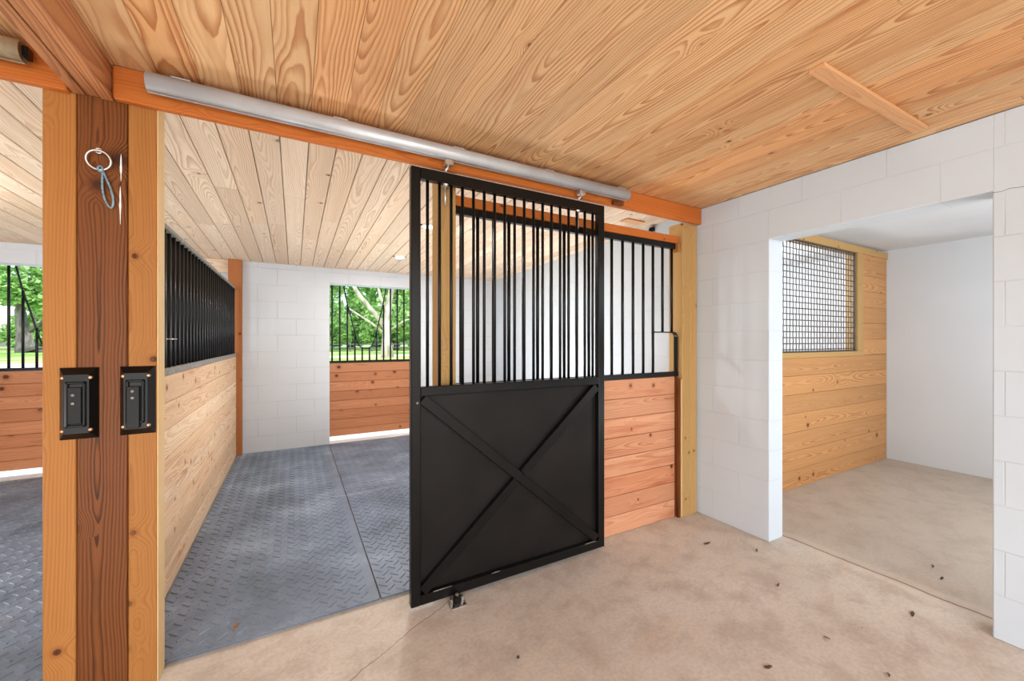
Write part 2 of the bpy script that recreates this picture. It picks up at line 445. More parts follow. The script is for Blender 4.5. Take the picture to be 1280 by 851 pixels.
# headers and the beam
b = MB(); b.box((-.597, YP-.035, 2.262), (2.795, YP-.0003, ZC-.001), 0, .006, seed=.27)
for v in b.b.verts:
    if v.co.x < -.594 and v.co.z < 2.27: v.co.z += .010
solo('header_board', b, W_HEAD, 'long orange header board above the stall front under the steel track', 'board', loc=(1.1, YP, 2.262))
b = MB(); b.box((-3.7, YP-.035, 2.255), (-.716, YP-.0003, ZC-.001), 0, .004, seed=.55)
solo('header_board', b, W_HEAD, 'orange header board left of the overhead beam under the cream track', 'board', loc=(-2.2, YP, 2.255))
t = thing('ceiling_beam', 'triple-board brown beam crossing the ceiling above the corner post', 'beam', (-.655, 0, 2.262))
for i in range(3):
    x = -.714+i*.0385
    b = MB(); b.box((x+.0015, -2.5, 2.262+.004*(i == 1)), (x+.037, YP-.002, ZC-.001), 1, .003, seed=.15+.22*i); b.build('beam_board', W_BEAM, t)

# sliding door tracks
def track(x0, x1, mat, label, blacken=False):
    t = thing('door_track', label, 'track', ((x0+x1)/2, 1.965, 2.327))
    b = MB(); n = 20; prof = []
    A0, A1 = math.radians(-70), math.radians(250)
    outer = [(1.965+.036*math.sin(-a+PI/2)*1, 0) for a in (0,)]
    R1, R2 = .036, .032
    pts = []
    for k in range(n+1):
        a = math.radians(-82)+(math.radians(344))*k/n
        pts.append((math.cos(a)*R1, math.sin(a)*R1))
    for k in range(n, -1, -1):
        a = math.radians(-82)+(math.radians(344))*k/n
        pts.append((math.cos(a)*R2, math.sin(a)*R2))
    va = [b.b.verts.new((x0, 1.965+p[0], 2.327+p[1])) for p in pts]; vb = [b.b.verts.new((x1, 1.965+p[0], 2.327+p[1])) for p in pts]
    N = len(pts)
    for k in range(N):
        f = b.b.faces.new((va[k], va[(k+1) % N], vb[(k+1) % N], vb[k])); f.smooth = k not in (n, N-1)
    for q in (va, vb):
        for k in range(n): b.b.faces.new((q[k], q[k+1], q[N-2-k], q[N-1-k]))
    b.build('track_tube', mat, t)
    x = x0+.1 if x0 > -1 else x0+.3
    while x < x1-.05:
        b = MB(); b.box((x-.03, 1.955, 2.361), (x+.03, YP-.0352, 2.368), bev=.001); b.box((x-.03, YP-.040, 2.335), (x+.03, YP-.0352, 2.368), bev=.001)
        b.build('track_bracket', M_STEEL, t); x += .57
    return t
track(-.485, 1.955, M_STEEL, 'long round galvanised steel track on the header over the black door')
t = track(-3.6, -.80, M_CREAM, 'cream steel track end at upper left beside the beam')
b = MB(); b.box((-.80, 1.95, 2.31), (-.785, 1.985, 2.345), bev=.002); b.build('end_stop', M_BLACK, t)
b = MB(); b.box((1.86, 1.985, 2.264), (1.945, YP-.0352, 2.291), 0, .002)
solo('wood_block', b, W_DARK, 'small dark wood block under the right end of the steel track', 'block', loc=(1.9, 2.0, 2.264))

# ------------------------------------------------------------------ black sliding door
DL, DR, DF, DB = .507, 1.757, 1.965, 2.005
DZ0, DZ1 = .028, 2.226
t = thing('stall_door', 'black steel sliding stall door with upper bars and crossed lower brace', 'door', ((DL+DR)/2, 1.985, DZ0))
fw = .048
b = MB(); b.box((DL, DF, DZ0), (DL+fw, DB, DZ1), 2, .003); b.build('stile', M_BLACK, t)
b = MB(); b.box((DR-fw, DF, DZ0), (DR, DB, DZ1), 2, .003); b.build('stile', M_BLACK, t)
b = MB(); b.box((DL+fw, DF, DZ1-.056), (DR-fw, DB, DZ1), 0, .003); b.build('top_rail', M_BLACK, t)
b = MB(); b.box((DL+fw, DF, 1.076), (DR-fw, DB, 1.124), 0, .003); b.build('middle_rail', M_BLACK, t)
b = MB(); b.box((DL+fw, DF, DZ0), (DR-fw, DB, DZ0+.05), 0, .003); b.build('bottom_rail', M_BLACK, t)
b = MB(); b.box((DL+fw, DB-.006, DZ0+.05), (DR-fw, DB-.002, 1.076), 0, 0); b.build('lower_panel', M_PANEL, t)
for k in range(18):
    x = .595+.0635*k
    if x > DR-fw-.02: break
    b = MB(); b.tube([(x, 1.985, 1.122), (x, 1.985, DZ1-.054)], .0085, 10); b.build('bar', M_ROD, t)
P0, P1, P2, P3 = (DL+fw+.012, 1.983, 1.062), (DR-fw-.012, 1.983, DZ0+.064), (DL+fw+.012, 1.983, DZ0+.064), (DR-fw-.012, 1.983, 1.062)
cx, cz = (P0[0]+P1[0])/2, (P0[2]+P1[2])/2
b = MB(); b.obox(P0, P1, .052, .03, (0, 1, 0)); b.build('brace', M_BLACK, t)
def toward(p, q, d):
    v = Vector(q)-Vector(p); return tuple(Vector(p)+v.normalized()*d)
c_ = (cx, 1.983, cz)
b = MB(); b.obox(P2, toward(c_, P2, .027), .052, .03, (0, 1, 0)); b.build('brace', M_BLACK, t)
b = MB(); b.obox(P3, toward(c_, P3, .027), .052, .03, (0, 1, 0)); b.build('brace', M_BLACK, t)
b = MB(); b.lathe((DL+.03, DF-.003, 1.045), [(.006, 0), (.005, .003)], 14, 'y'); b.build('bolt_head', M_RAIL, t)
# light weld scuffs
b = MB()
for p, q in [((.62, DZ0+.052), (.72, DZ0+.052)), ((.95, DZ0+.052), (1.0, DZ0+.052)), ((1.6, DZ0+.052), (1.68, DZ0+.052))]:
    b.tube([(p[0], DF+.001, p[1]), ((p[0]+q[0])/2, DF, p[1]+.001), (q[0], DF+.001, q[1])], .0025, 6)
b.build('weld_bead', M_RAIL, t)['label'] = 'bright chipped weld'
for x in (.70, 1.565):
    b = MB()
    b.box((x-.022, 1.945, 2.262), (x+.022, 1.985, 2.288), bev=.003)
    h = b.build('hanger', M_ZINC, t); h['label'] = 'zinc trolley hanger in the track'
    b = MB(); b.tube([(x, 1.965, 2.27), (x-.004, 1.965, 2.25), (x-.012, 1.97, 2.24), (x-.010, 1.978, 2.226)], .007, 8); b.build('hook', M_ZINC, h)
    b = MB(); b.tube([(x-.01, 1.985, 2.172), (x-.01, 1.985, 2.06)], .0055, 8)
    b.lathe((x-.01, 1.985, 2.155), [(.016, .015), (.014, .006), (.006, 0)], 10); b.build('bolt', M_ZINC, h)

# floor roller guide
t = thing('roller_guide', 'small zinc floor guide with black roller at the foot of the black door', 'guide', (.735, 1.93, 0))
b = MB(); b.box((.692, 1.895, 0), (.778, 1.957, .006), bev=.004)
b.box((.699, 1.93, .006), (.712, 1.957, .03), bev=.002); b.box((.758, 1.93, .006), (.771, 1.957, .03), bev=.002); b.build('base_plate', M_ZINC, t)
b = MB(); b.lathe((.735, 1.933, .008), [(.014, 0), (.021, .004), (.021, .032), (.014, .038)], 20); b.build('roller', M_ROD, t, smooth=False)
b = MB(); b.lathe((.735, 1.933, .046), [(.010, 0), (.010, .007), (.006, .009)], 6); b.build('bolt', M_ZINC, t)
for dx in (-.028, .028):
    b = MB(); b.lathe((.735+dx, 1.91, .006), [(.006, 0), (.006, .003)], 8); b.build('screw', M_BLACK, t)

# ------------------------------------------------------------------ fixed stall front
t = thing('stall_front_panel', 'fixed stall front of reddish planks with black bars behind the sliding door', 'panel', (1.7, 2.1, 0))
FX0, FX1 = .775, 2.605
b = MB(); planks(b, 0, (FX0, 2.088, .0), (2.575, 2.112, 1.082), 2, .1352, 0.0, gap=.003, bev=.003); b.box((FX0, 2.10, .003), (2.574, 2.108, 1.08), 0, 0); b.build('plank_panel', W_RED, t)
b = MB(); b.box((FX0, 2.082, 1.082), (2.609, 2.122, 1.118), 0, .002); b.build('bottom_rail', M_BLACK, t)
b = MB(); b.box((FX0, 2.082, 2.062), (2.585, 2.118, 2.104), 0, .002); b.build('top_rail', M_BLACK, t)
b = MB(); b.box((FX0, 2.068, 2.104), (2.598, 2.12, 2.158), 0, .003, seed=.8); b.build('cap_board', W_HEAD, t)['label'] = 'orange cap board'
b = MB(); b.box((2.575, 2.058, 2.04), (2.599, 2.12, 2.104), 2, .002); b.build('cap_block', W_POST, t)
for k in range(18):
    x = .822+.1018*k
    z0 = 1.118 if k < 16 else 1.42
    b = MB(); b.tube([(x, 2.10, z0), (x, 2.10, 2.062)], .0105, 10); b.build('bar', M_ROD, t)
xa = .822+.1018*15
pts = [(xa, 2.10, 1.42), (2.56, 2.10, 1.42)]
for k in range(1, 7):
    a = PI/2-k*PI/12; pts.append((2.560+.042*math.cos(a), 2.10, 1.378+.042*math.sin(a)))
pts += [(2.602, 2.10, 1.118)]
b = MB()
for p, q in zip(pts, pts[1:]): b.obox(p, tuple(Vector(q)+(Vector(q)-Vector(p)).normalized()*.002), .008, .034, (0, 1, 0), bev=.001)
b.build('feed_opening_rim', M_BLACK, t)
b = MB(); b.prism([(2.578, 2.055, 0), (2.578, 2.055, 1.055), (2.578, 2.09, 1.082), (2.578, 2.112, 1.082), (2.578, 2.112, 0)], (.02, 0, 0))
for v in b.b.verts: v[b.wp] = Vector((v.co.z, v.co.y-2.08, v.co.x-2.59)); v[b.wr] = .5
b.build('end_cleat', W_DARK, t)['label'] = 'brown end cleat'
b = MB(); b.box((2.599, 2.05, 0), (2.611, 2.056, 1.06), 2, .001); b.build('cleat_edge', W_PALE, t)

# posts of the stall front
t = thing('stall_post', 'yellow pine post of two timbers against the white block wall', 'post', (2.69, 2.12, 0))
b = MB(); b.box((2.612, YP, 0), (2.702, YP+.125, 2.261), 2, .003, seed=.21); b.build('post_timber', W_YEL, t)
b = MB(); b.box((2.704, YP+.001, 0), (2.785, YP+.125, 2.261), 2, .003, seed=.72); b.build('post_timber', W_YEL, t)
b = MB(); b.box((.69, YP, .0235), (.773, YP+.16, 2.261), 2, .003, seed=.9)
solo('stall_post', b, W_YEL, 'honey pine post seen through the bars behind the black door', 'post', loc=(.73, 2.13, 0))

# ------------------------------------------------------------------ left partition
PX = -.59
t = thing('stall_partition', 'pale pine plank partition topped with a black bar grille between two stalls', 'partition', (PX-.03, 3.9, 0))
b = MB(); planks(b, 1, (PX-.04, 2.19, .02), (PX, 5.56, 1.172), 2, .1445, .017, gap=.002, bev=.003); b.build('plank_panel', W_PART, t)
b = MB(); b.box((PX-.04, 2.19, 1.172), (PX+.002, 5.56, 1.21), 1, .002); b.build('bottom_rail', M_RAIL, t)
b = MB(); b.box((PX-.04, 2.19, 1.945), (PX+.002, 5.56, 1.968), 1, .002); b.build('top_rail', M_RAIL, t)
for k in range(34):
    y = 2.24+.0985*k
    b = MB(); b.tube([(PX-.018, y, 1.208), (PX-.018, y, 1.947)], .0115, 10); b.build('bar', M_ROD, t)
b = MB(); b.tube([(PX+.002, 2.70, 1.365), (PX+.02, 2.70, 1.365), (PX+.02, 2.82, 1.365)], .003, 6); b.build('latch_hook', M_ZINC, t)
b = MB(); b.box((-.668, 5.565, 0), (-.537, 5.648, ZCB+.002), 2, .003, seed=.37)
solo('stall_post', b, W_CORNER, 'dark orange post in the back corner at the far end of the partition', 'post', loc=(-.58, 5.6, 0))

b = MB(); b.box((-1.40, YB-.03, 2.14), (-.67, YB-.001, ZCB-.001), 0, .003)
solo('wall_board', b, W_STALL, 'pale board high on the back wall above the far end of the bar grille', 'board', loc=(-1.03, YB-.03, 2.14))
# ------------------------------------------------------------------ exterior doors in the back wall
YD = 5.875
def outer_door(label):
    t = thing('dutch_door', label, 'door', (1.0, YD, .03))
    x0, x1 = .385, 1.63
    b = MB(); planks(b, 0, (x0, YD, .058), (x1, YD+.03, 1.05), 2, .1275, .03, gap=.004, bev=.004); b.box((x0, YD+.012, .06), (x1, YD+.02, 1.048), 0, 0); b.build('plank_panel', W_OUT, t)
    b = MB(); b.box((x0, YD-.004, 1.05), (x1, YD+.03, 1.082), 0, .002); b.build('sill_rail', M_BLACK, t)
    b = MB(); b.box((x0, YD-.004, 2.13), (x1, YD+.03, 2.16), 0, .002); b.build('top_rail', M_BLACK, t)
    top = {2: 1.86, 3: 1.484, 4: 1.25, 5: 1.25, 6: 1.487, 7: 1.866}
    for k in range(13):
        x = .447+.0965*k
        b = MB(); b.tube([(x, YD+.012, 1.08), (x, YD+.012, top.get(k, 2.135))], .0115, 8); b.build('bar', M_ROD, t)
    half = [(.283, 2.14), (.278, 2.09), (.237, 1.86), (.19, 1.67), (.148, 1.484), (.135, 1.43), (.115, 1.35), (.085, 1.285), (.045, 1.253), (0, 1.245)]
    c = .882
    pts = [(c-dx*1.03, YD+.012, z) for dx, z in half]+[(c+dx*.97, YD+.012, z) for dx, z in half[-2::-1]]
    b = MB(); b.tube(pts, .0085, 8); b.build('yoke', M_ROD, t)
    return t
d0 = outer_door('exterior plank door with yoked bars at the back of the stall with black mats')
dup(d0, (1.0+DX, YD, .03), 'exterior plank door with yoked bars at the back of the left stall')

# ------------------------------------------------------------------ rubber mats
def mat(x0, y0, x1, y1, label, px=.0765, skew=0.):
    b = MB()
    c = ((x0+x1)/2, (y0+y1)/2, 0)
    b.box((x0+.002, y0+.002, 0.0005), (x1-.002, y1-.003, .0185), bev=.0008)
    for v in b.b.verts:
        if v.co.z < .008 and y0 < 3 and v.co.y < c[1]: v.co.y += .014
    L, w, h = .026, .0048, .0046
    nx, ny = int((x1-x0)/px), int((y1-y0)/px)
    for i in range(nx*2):
        for j in range(ny*2):
            if (i+j) % 2: continue
            x = x0+(i+.5)*px/2+.01; y = y0+(j+.5)*px/2+.01
            if x > x1-.025 or y > y1-.025: continue
            a = PI/4 if i % 2 else -PI/4
            ca, sa = math.cos(a), math.sin(a)
            q = [(-L, -w), (L, -w), (L, w), (-L, w)]
            lo = [b.b.verts.new((x+ca*u-sa*v, y+sa*u+ca*v, .0184)) for u, v in q]
            hi = [b.b.verts.new((x+ca*u*.96-sa*v*.6, y+sa*u*.96+ca*v*.6, .0184+h)) for u, v in q]
            b.b.faces.new(hi)
            for k in range(4): b.b.faces.new((lo[k], lo[(k+1) % 4], hi[(k+1) % 4], hi[k]))
    if skew:
        for v in b.b.verts:
            f = (v.co.y-y0)/(y1-y0)
            v.co.y += (v.co.x-x0)*skew*(f if y0 < 3 else 1-f)
    return solo('rubber_mat', b, M_MAT, label, 'mat', 'rubber tread mats on the stall floors', loc=c)
mat(PX+.004, 2.140, .393, 3.755, 'black rubber tread mat just inside the open doorway, nearest, beside the corner post')
mat(PX+.004, 3.757, .393, 5.645, 'black rubber tread mat in the back corner below the white block wall')
mat(.396, 2.140, 1.60, 3.745, 'black rubber tread mat entering behind the left edge of the black door', skew=.08)
mat(.396, 3.748, 1.60, 5.645, 'black rubber tread mat in front of the plank exterior door', skew=.08)
mat(1.604, 2.180, 2.79, 3.80, 'black rubber tread mat behind the fixed front planks', .0765)
mat(1.604, 3.803, 2.79, 5.645, 'black rubber tread mat in the far right corner of the stall')
mat(-2.46, 2.140, PX-.045, 3.835, 'black rubber tread mat at the left frame edge nearest the camera')
mat(-2.46, 3.838, PX-.045, 5.645, 'black rubber tread mat of the left stall before its exterior door')

# ------------------------------------------------------------------ latch keepers, ring and cord on the corner post
def keeper(x, label, seeds, second):
    z0, z1, w, d = .995, 1.258, .104, .034
    t = thing('latch_keeper', label, 'latch', (x, YP-.0, z0))
    y1 = YP+.002
    def frust(b, x0, x1, za, zb, ya, yb, inx, inz):
        A = [(x0, ya, za), (x1, ya, za), (x1, ya, zb), (x0, ya, zb)]
        B = [(x0+inx, yb, za+inz), (x1-inx, yb, za+inz), (x1-inx, yb, zb-inz), (x0+inx, yb, zb-inz)]
        A = [b.b.verts.new(p) for p in A]; B = [b.b.verts.new(p) for p in B]
        b.b.faces.new(A); b.b.faces.new(B)
        for i in range(4): b.b.faces.new((A[i], A[(i+1) % 4], B[(i+1) % 4], B[i]))
    b = MB()
    frust(b, x-w/2, x+w/2, z0, z1, y1, y1-.008, .001, .001)
    frust(b, x-w/2+.001, x+w/2-.001, z0+.001, z1-.001, y1-.008, y1-d, .017, .024)
    b.build('housing', M_BLACK, t)
    # raised rim around a sunken centre
    b = MB(); X0, X1, Z0, Z1 = x-.027, x+.027, z0+.048, z1-.05; yf = y1-d
    for lo, hi in [((X0, yf-.008, Z1-.009), (X1, yf+.001, Z1)), ((X0, yf-.008, Z0), (X1, yf+.001, Z0+.009)), ((X0, yf-.008, Z0), (X0+.009, yf+.001, Z1)), ((X1-.009, yf-.008, Z0), (X1, yf+.001, Z1))]:
        b.box(lo, hi, bev=.003)
    b.build('rim', M_BLACK, t)
    pl = MB()
    if second: pl.box((x-.024, yf-.012, z0+.03), (x+.014, yf+.001, z1-.075), bev=.002)
    else: pl.box((x-.022, yf-.006, z0+.06), (x+.016, yf+.001, z1-.07), bev=.002)
    pl = pl.build('strike_plate', M_PANEL, t)
    yp = yf-(.012 if second else .006)
    for dz in ((.17, .145) if second else (.165, .135)):
        b = MB(); b.lathe((x-.006, yp, z0+dz), [(.0048, .0), (.0048, -.003), (.002, -.0035)], 10, 'y'); b.build('screw', M_RAIL, pl)
    for sx in (-1, 1):
        for z in (z0+.036, z1-.036):
            b = MB(); b.lathe((x+sx*.036, y1-d+.007, z), [(.0062, .004), (.0062, -.006), (.003, -.0075)], 12, 'y'); b.build('screw', M_COPPER, t)
    return t
keeper(-.693, 'black steel latch box screwed to the left side board of the corner post', 0, False)
keeper(-.531, 'black steel latch box screwed to the right side board of the corner post', 1, True)

t = thing('tie_ring', 'galvanised tie ring hanging from an eye screw on the dark timber', 'ring', (-.638, YP, 2.06))
b = MB(); b.tube([(-.638, YP+.004, 2.062), (-.638, YP-.012, 2.062)], .004, 8)
b.tube([(-.638+.009*math.cos(a*PI/6), YP-.016, 2.062+.009*math.sin(a*PI/6)) for a in range(12)], .003, 6, closed=True); b.build('eye_screw', M_ZINC, t)
b = MB()
b.tube([(-.638+.034*math.cos(a*PI/14)+.0, YP-.018-.006*math.sin(a*PI/14), 2.027+.034*math.sin(a*PI/14)) for a in range(28)], .0038, 8, closed=True); b.build('ring', M_ZINC, t)
b = MB()
pts = []
for k in range(33):
    a = PI/2+2*PI*k/32
    s_ = (math.sin(a)+1)/2          # 1 top .. 0 bottom
    w_ = .015*math.sin(PI*min(1, (1-s_)*.55+.02))*1.0
    pts.append((-.630+(1-s_)*.024+math.cos(a)*w_, YP-.012-.002*math.cos(a), 1.856+s_*.142))
b.tube(pts, .0034, 7, closed=True)
b.tube([(-.634+.007*math.cos(a*PI/6), YP-.016, 1.996+.010*math.sin(a*PI/6)) for a in range(12)], .0036, 6, closed=True)
solo('cord_loop', b, M_CORD, 'blue grey cord loop hanging from the tie ring on the dark timber', 'cord', loc=(-.62, YP-.01, 1.9))

# ------------------------------------------------------------------ ceiling fittings
b = MB(); b.obox((1.722, .762, ZC-.008), (2.664, .742, ZC-.008), .055, .015, (0, 0, 1))
solo('ceiling_batten', b, W_BATT, 'short tan wooden batten fixed under the near ceiling by the doorway', 'batten', loc=(2.2, .75, ZC-.008))
def zs(y): return ZC-.005-(y-YP)/(YB-YP)*(ZC-.005-ZCB)
b = MB(); b.obox((2.43, 2.48, zs(2.48)-.004), (2.63, 2.48, zs(2.48)-.004), .09, .010, (0, 0, 1))
solo('ceiling_batten', b, W_BATT, 'small flat wooden cover on the stall ceiling above the fixed bars', 'batten', loc=(2.53, 2.48, zs(2.48)))
def puck(x, y, label):
    z = zs(y)
    t = thing('ceiling_light', label, 'light', (x, y, z), 'round lights on the stall ceilings')
    b = MB(); b.lathe((x, y, z), [(.062, .002), (.062, -.012), (.050, -.016)], 24); b.build('housing', M_WHITE, t)
    b = MB(); b.lathe((x, y, z-.014), [(.046, 0), (.044, -.006), (.03, -.010)], 24); b.build('lens', M_LENS, t)
    for sx in (-1, 1):
        b = MB(); b.box((x+sx*.066-.008, y-.008, z-.010), (x+sx*.066+.008, y+.008, z+.001), bev=.002); b.build('clip', M_ROD, t)
puck(1.06, 4.62, 'round white ceiling light near the back wall of the stall')
puck(1.02, 3.36, 'round white ceiling light behind the left bars of the black door')
t = thing('security_camera', 'tiny black device high on the white wall in the stall corner', 'camera', (XW, 2.50, 2.34))
b = MB(); b.box((XW-.012, 2.48, 2.325), (XW-.0005, 2.52, 2.365), bev=.002); b.build('mount', M_BLACK, t)
b = MB(); b.tube([(XW-.01, 2.50, 2.352), (XW-.025, 2.50, 2.345), (XW-.05, 2.48, 2.33)], [.010, .018, .02], 10); b.build('body', M_BLACK, t)
b = MB(); b.tube([(XW-.004, 2.51, 2.327), (XW-.003, 2.51, 2.29), (XW-.003, 2.505, 2.25)], .002, 6); b.build('wire', M_RAIL, t)

# ------------------------------------------------------------------ plank partition with a mesh window in the room beyond
YR = 1.95
WX0, WX1, WZ0, WZ1 = 3.35, 5.25, 1.245, 2.29
t = thing('feed_room_partition', 'orange pine plank partition with woven wire window in the room beyond the doorway', 'partition', (4.5, YR+.03, 0))
b = MB()
planks(b, 0, (XW2+.003, YR, 0), (5.996, YR+.03, 1.20), 2, .172, 0, gap=.002, bev=.002)
b.box((XW2+.003, YR+.012, .002), (5.995, YR+.02, 1.199), 0, 0)
b.box((WX1+.10, YR+.012, 1.19), (5.995, YR+.02, 2.33), 2, 0)
planks(b, 0, (XW2+.003, YR, 1.2035), (WX0-.04, YR+.03, 2.33), 2, .172, 0, gap=.002, bev=.002)
planks(b, 0, (WX1+.10, YR, 1.2035), (5.996, YR+.03, 2.33), 2, .172, 0, gap=.002, bev=.002)
b.build('plank_panel', W_ROOM, t)
fr = MB(); fr.box((WX0-.05, YR-.012, WZ0-.05), (WX1+.13, YR+.10, WZ0), 0, .003); fr = fr.build('window_sill', W_YEL, t)
b = MB(); b.box((XW2+.003, YR-.012, WZ1+.0), (5.996, YR+.10, 2.362), 0, .003); b.build('top_board', W_YEL, t)
b = MB(); b.box((WX1+.0, YR-.012, WZ0), (WX1+.13, YR+.10, WZ1), 2, .003); b.build('window_jamb', W_YEL, t)
b = MB(); b.box((WX0-.05, YR-.012, WZ0), (WX0, YR+.10, WZ1), 2, .003); b.build('window_jamb', W_YEL, t)
b = MB(); n = 35; st = (WX1-WX0)/n
m = 19; sz = (WZ1-WZ0)/m
for i in range(n):
    x = WX0+(i+.5)*st
    b.tube([(x, YR+.02+(.0015 if (i+j) % 2 else -.0015), WZ0+j*sz) for j in range(m+1)], .0042, 6)
for j in range(m):
    z = WZ0+(j+.5)*sz
    b.tube([(WX0+i*st, YR+.02+(.0015 if (i+j) % 2 else -.0015), z) for i in range(n+1)], .0048, 6)
w_ = b.build('wire_mesh', M_WIRE, t); w_['label'] = 'dark grey woven wire mesh'
b = MB(); b.box((WX0, YR+.012, WZ0), (WX1, YR+.03, WZ0+.014), 0, .001); b.box((WX1-.014, YR+.012, WZ0), (WX1, YR+.03, WZ1), 2, .001); b.box((WX0, YR+.012, WZ1-.012), (WX1, YR+.03, WZ1), 0, .001)
b.build('mesh_edge', M_WIRE, t)

# ------------------------------------------------------------------ bits on the floor
def bit(x, y, z, L, w, rot, mat, name, label, cat, group=None):
    b = MB(); n = 6; top = []; bot = []
    for k in range(n+1):
        u = k/n; ww = w*math.sin(PI*min(.97, max(.06, u)))*random.uniform(.7, 1.1)
        zz = .003+.006*math.sin(u*5+x*9)*random.random()
        top.append((u*L-L/2, ww/2, zz+.003)); bot.append((u*L-L/2, -ww/2, zz))
    A = [b.b.verts.new(p) for p in top]; B = [b.b.verts.new(p) for p in bot]
    A2 = [b.b.verts.new((p[0], p[1]*.9, p[2]-.0025)) for p in top]; B2 = [b.b.verts.new((p[0], p[1]*.9, p[2]-.0025)) for p in bot]
    for k in range(n):
        b.b.faces.new((A[k], A[k+1], B[k+1], B[k])); b.b.faces.new((A2[k], B2[k], B2[k+1], A2[k+1]))
        b.b.faces.new((A[k], A2[k], A2[k+1], A[k+1])); b.b.faces.new((B[k], B[k+1], B2[k+1], B2[k]))
    mz = min(v.co.z for v in b.b.verts)
    for v in b.b.verts:
        p = Matrix.Rotation(rot, 3, 'Z') @ v.co; v.co = Vector((p.x+x, p.y+y, p.z-mz+z))
    solo(name, b, mat, label, cat, group, loc=(x, y, z))
bit(-.24, 2.237, .0215, .034, .018, .9, M_LEAFBIT, 'dry_leaf', 'curled tan leaf scrap lying on the nearest rubber mat', 'leaf')
for x, y, L, w, r, lab in [
    (2.688, .775, .055, .016, .2, 'largest dark scrap on the concrete in front of the doorway'),
    (2.123, .898, .030, .013, 1.2, 'thin dark scrap standing out on the concrete left of the doorway crack'),
    (1.721, .936, .035, .014, -.5, 'brown scrap on the concrete at the bottom edge below the doorway pier'),
    (2.11, .68, .030, .012, .4, 'dark scrap at the bottom edge of the concrete, right of centre'),
    (2.344, 1.222, .026, .012, .1, 'dark scrap on the concrete just in front of the white pier'),
    (3.354, .879, .03, .012, .3, 'upper dark scrap on the floor of the room beyond'),
    (3.231, .81, .03, .011, -.2, 'lower dark scrap on the floor of the room beyond'),
    (2.611, 1.489, .028, .014, .5, 'dark chip on the concrete beside the corner of the white pier'),
    (2.412, 1.701, .05, .016, -.3, 'dark sliver on the concrete near the foot of the yellow post'),
    (.837, 1.476, .022, .016, .7, 'dark crumb on the concrete in front of the black door')]:
    bit(x, y, .0005, L, w, r, M_DARKBIT, 'debris_scrap', lab, 'debris')

# ------------------------------------------------------------------ outdoors
GZ = -.08
b = MB(); b.box((-120, YB2+3.21, GZ-.3), (90, 140, GZ), bev=0); struct('ground_lawn', b, grass('lawn_grass', (92, 140, 48), (140, 176, 72), (196, 190, 140)))
b = MB(); b.box((-80, 22, GZ), (-4, 36, GZ+.02), bev=0); struct('ground_path', b, plain('pale_gravel', (196, 190, 184), .9, noise=.08, scale=1.5))
b = MB(); b.box((2, 36, GZ), (30, 41, GZ+.02), bev=0); struct('ground_path.001', b, plain('pink_dirt', (206, 180, 158), .9, noise=.08, scale=1.5))
b = MB(); b.box((-120, -90, GZ-.3), (90, -2.61, GZ), bev=0); struct('ground_yard', b, plain('yard_dirt', (196, 180, 160), .9, noise=.1, scale=1.))
b = MB(); b.box((-6, YB2+.001, -.3), (6.2, YB2+3.2, -.002), bev=0); struct('ground_apron', b, M_SILL)
L1 = leaf_mat('bright_leaves', (120, 176, 72), (214, 240, 160))
L2 = leaf_mat('deep_leaves', (104, 158, 76), (196, 230, 150))
B1 = bark('pale_bark', (214, 206, 192), (158, 150, 136)); B2 = bark('grey_bark', (120, 116, 108), (84, 80, 72))
def crown(b, c, r, n, size, seed):
    rnd = random.Random(seed)
    blobs = []
    for k in range(14):
        d = Vector((rnd.gauss(0, 1), rnd.gauss(0, 1), rnd.gauss(0, .8))).normalized()*rnd.uniform(.35, .8)
        blobs.append((Vector((d.x*r[0], d.y*r[1], d.z*r[2])), rnd.uniform(.28, .45)))
    for k in range(n):
        o, q = rnd.choice(blobs)
        d = Vector((rnd.gauss(0, 1), rnd.gauss(0, 1), rnd.gauss(0, 1))).normalized()*(rnd.random()**.4)*q
        p = Vector(c)+o+Vector((d.x*r[0], d.y*r[1], d.z*r[2]))
        u = Vector((rnd.gauss(0, 1), rnd.gauss(0, 1), rnd.gauss(0, .6))).normalized()
        v = u.cross(Vector((rnd.gauss(0, 1), rnd.gauss(0, 1), rnd.gauss(0, 1)))).normalized()
        s_ = size*rnd.uniform(.6, 1.3)
        b.b.faces.new([b.b.verts.new(p+u*a*s_+v*e*s_*.6) for a, e in ((-1, 0), (0, -1), (1, 0), (0, 1))])
def tree(loc, trunk_pts, trunk_r, limbs, crowns, leafm, barkm, label, group=None, seed=1, n=1800, size=.26):
    t = thing('tree', label, 'tree', loc, group)
    L = Vector(loc)
    b = MB(); b.tube([L+Vector(p) for p in trunk_pts], trunk_r, 12)
    for pts, rs in limbs: b.tube([L+Vector(p) for p in pts], rs, 8)
    b.build('trunk', barkm, t)
    b = MB()
    for i, (c, r) in enumerate(crowns): crown(b, L+Vector(c), r, n, size, seed+i)
    b.build('foliage', leafm, t)
    return t
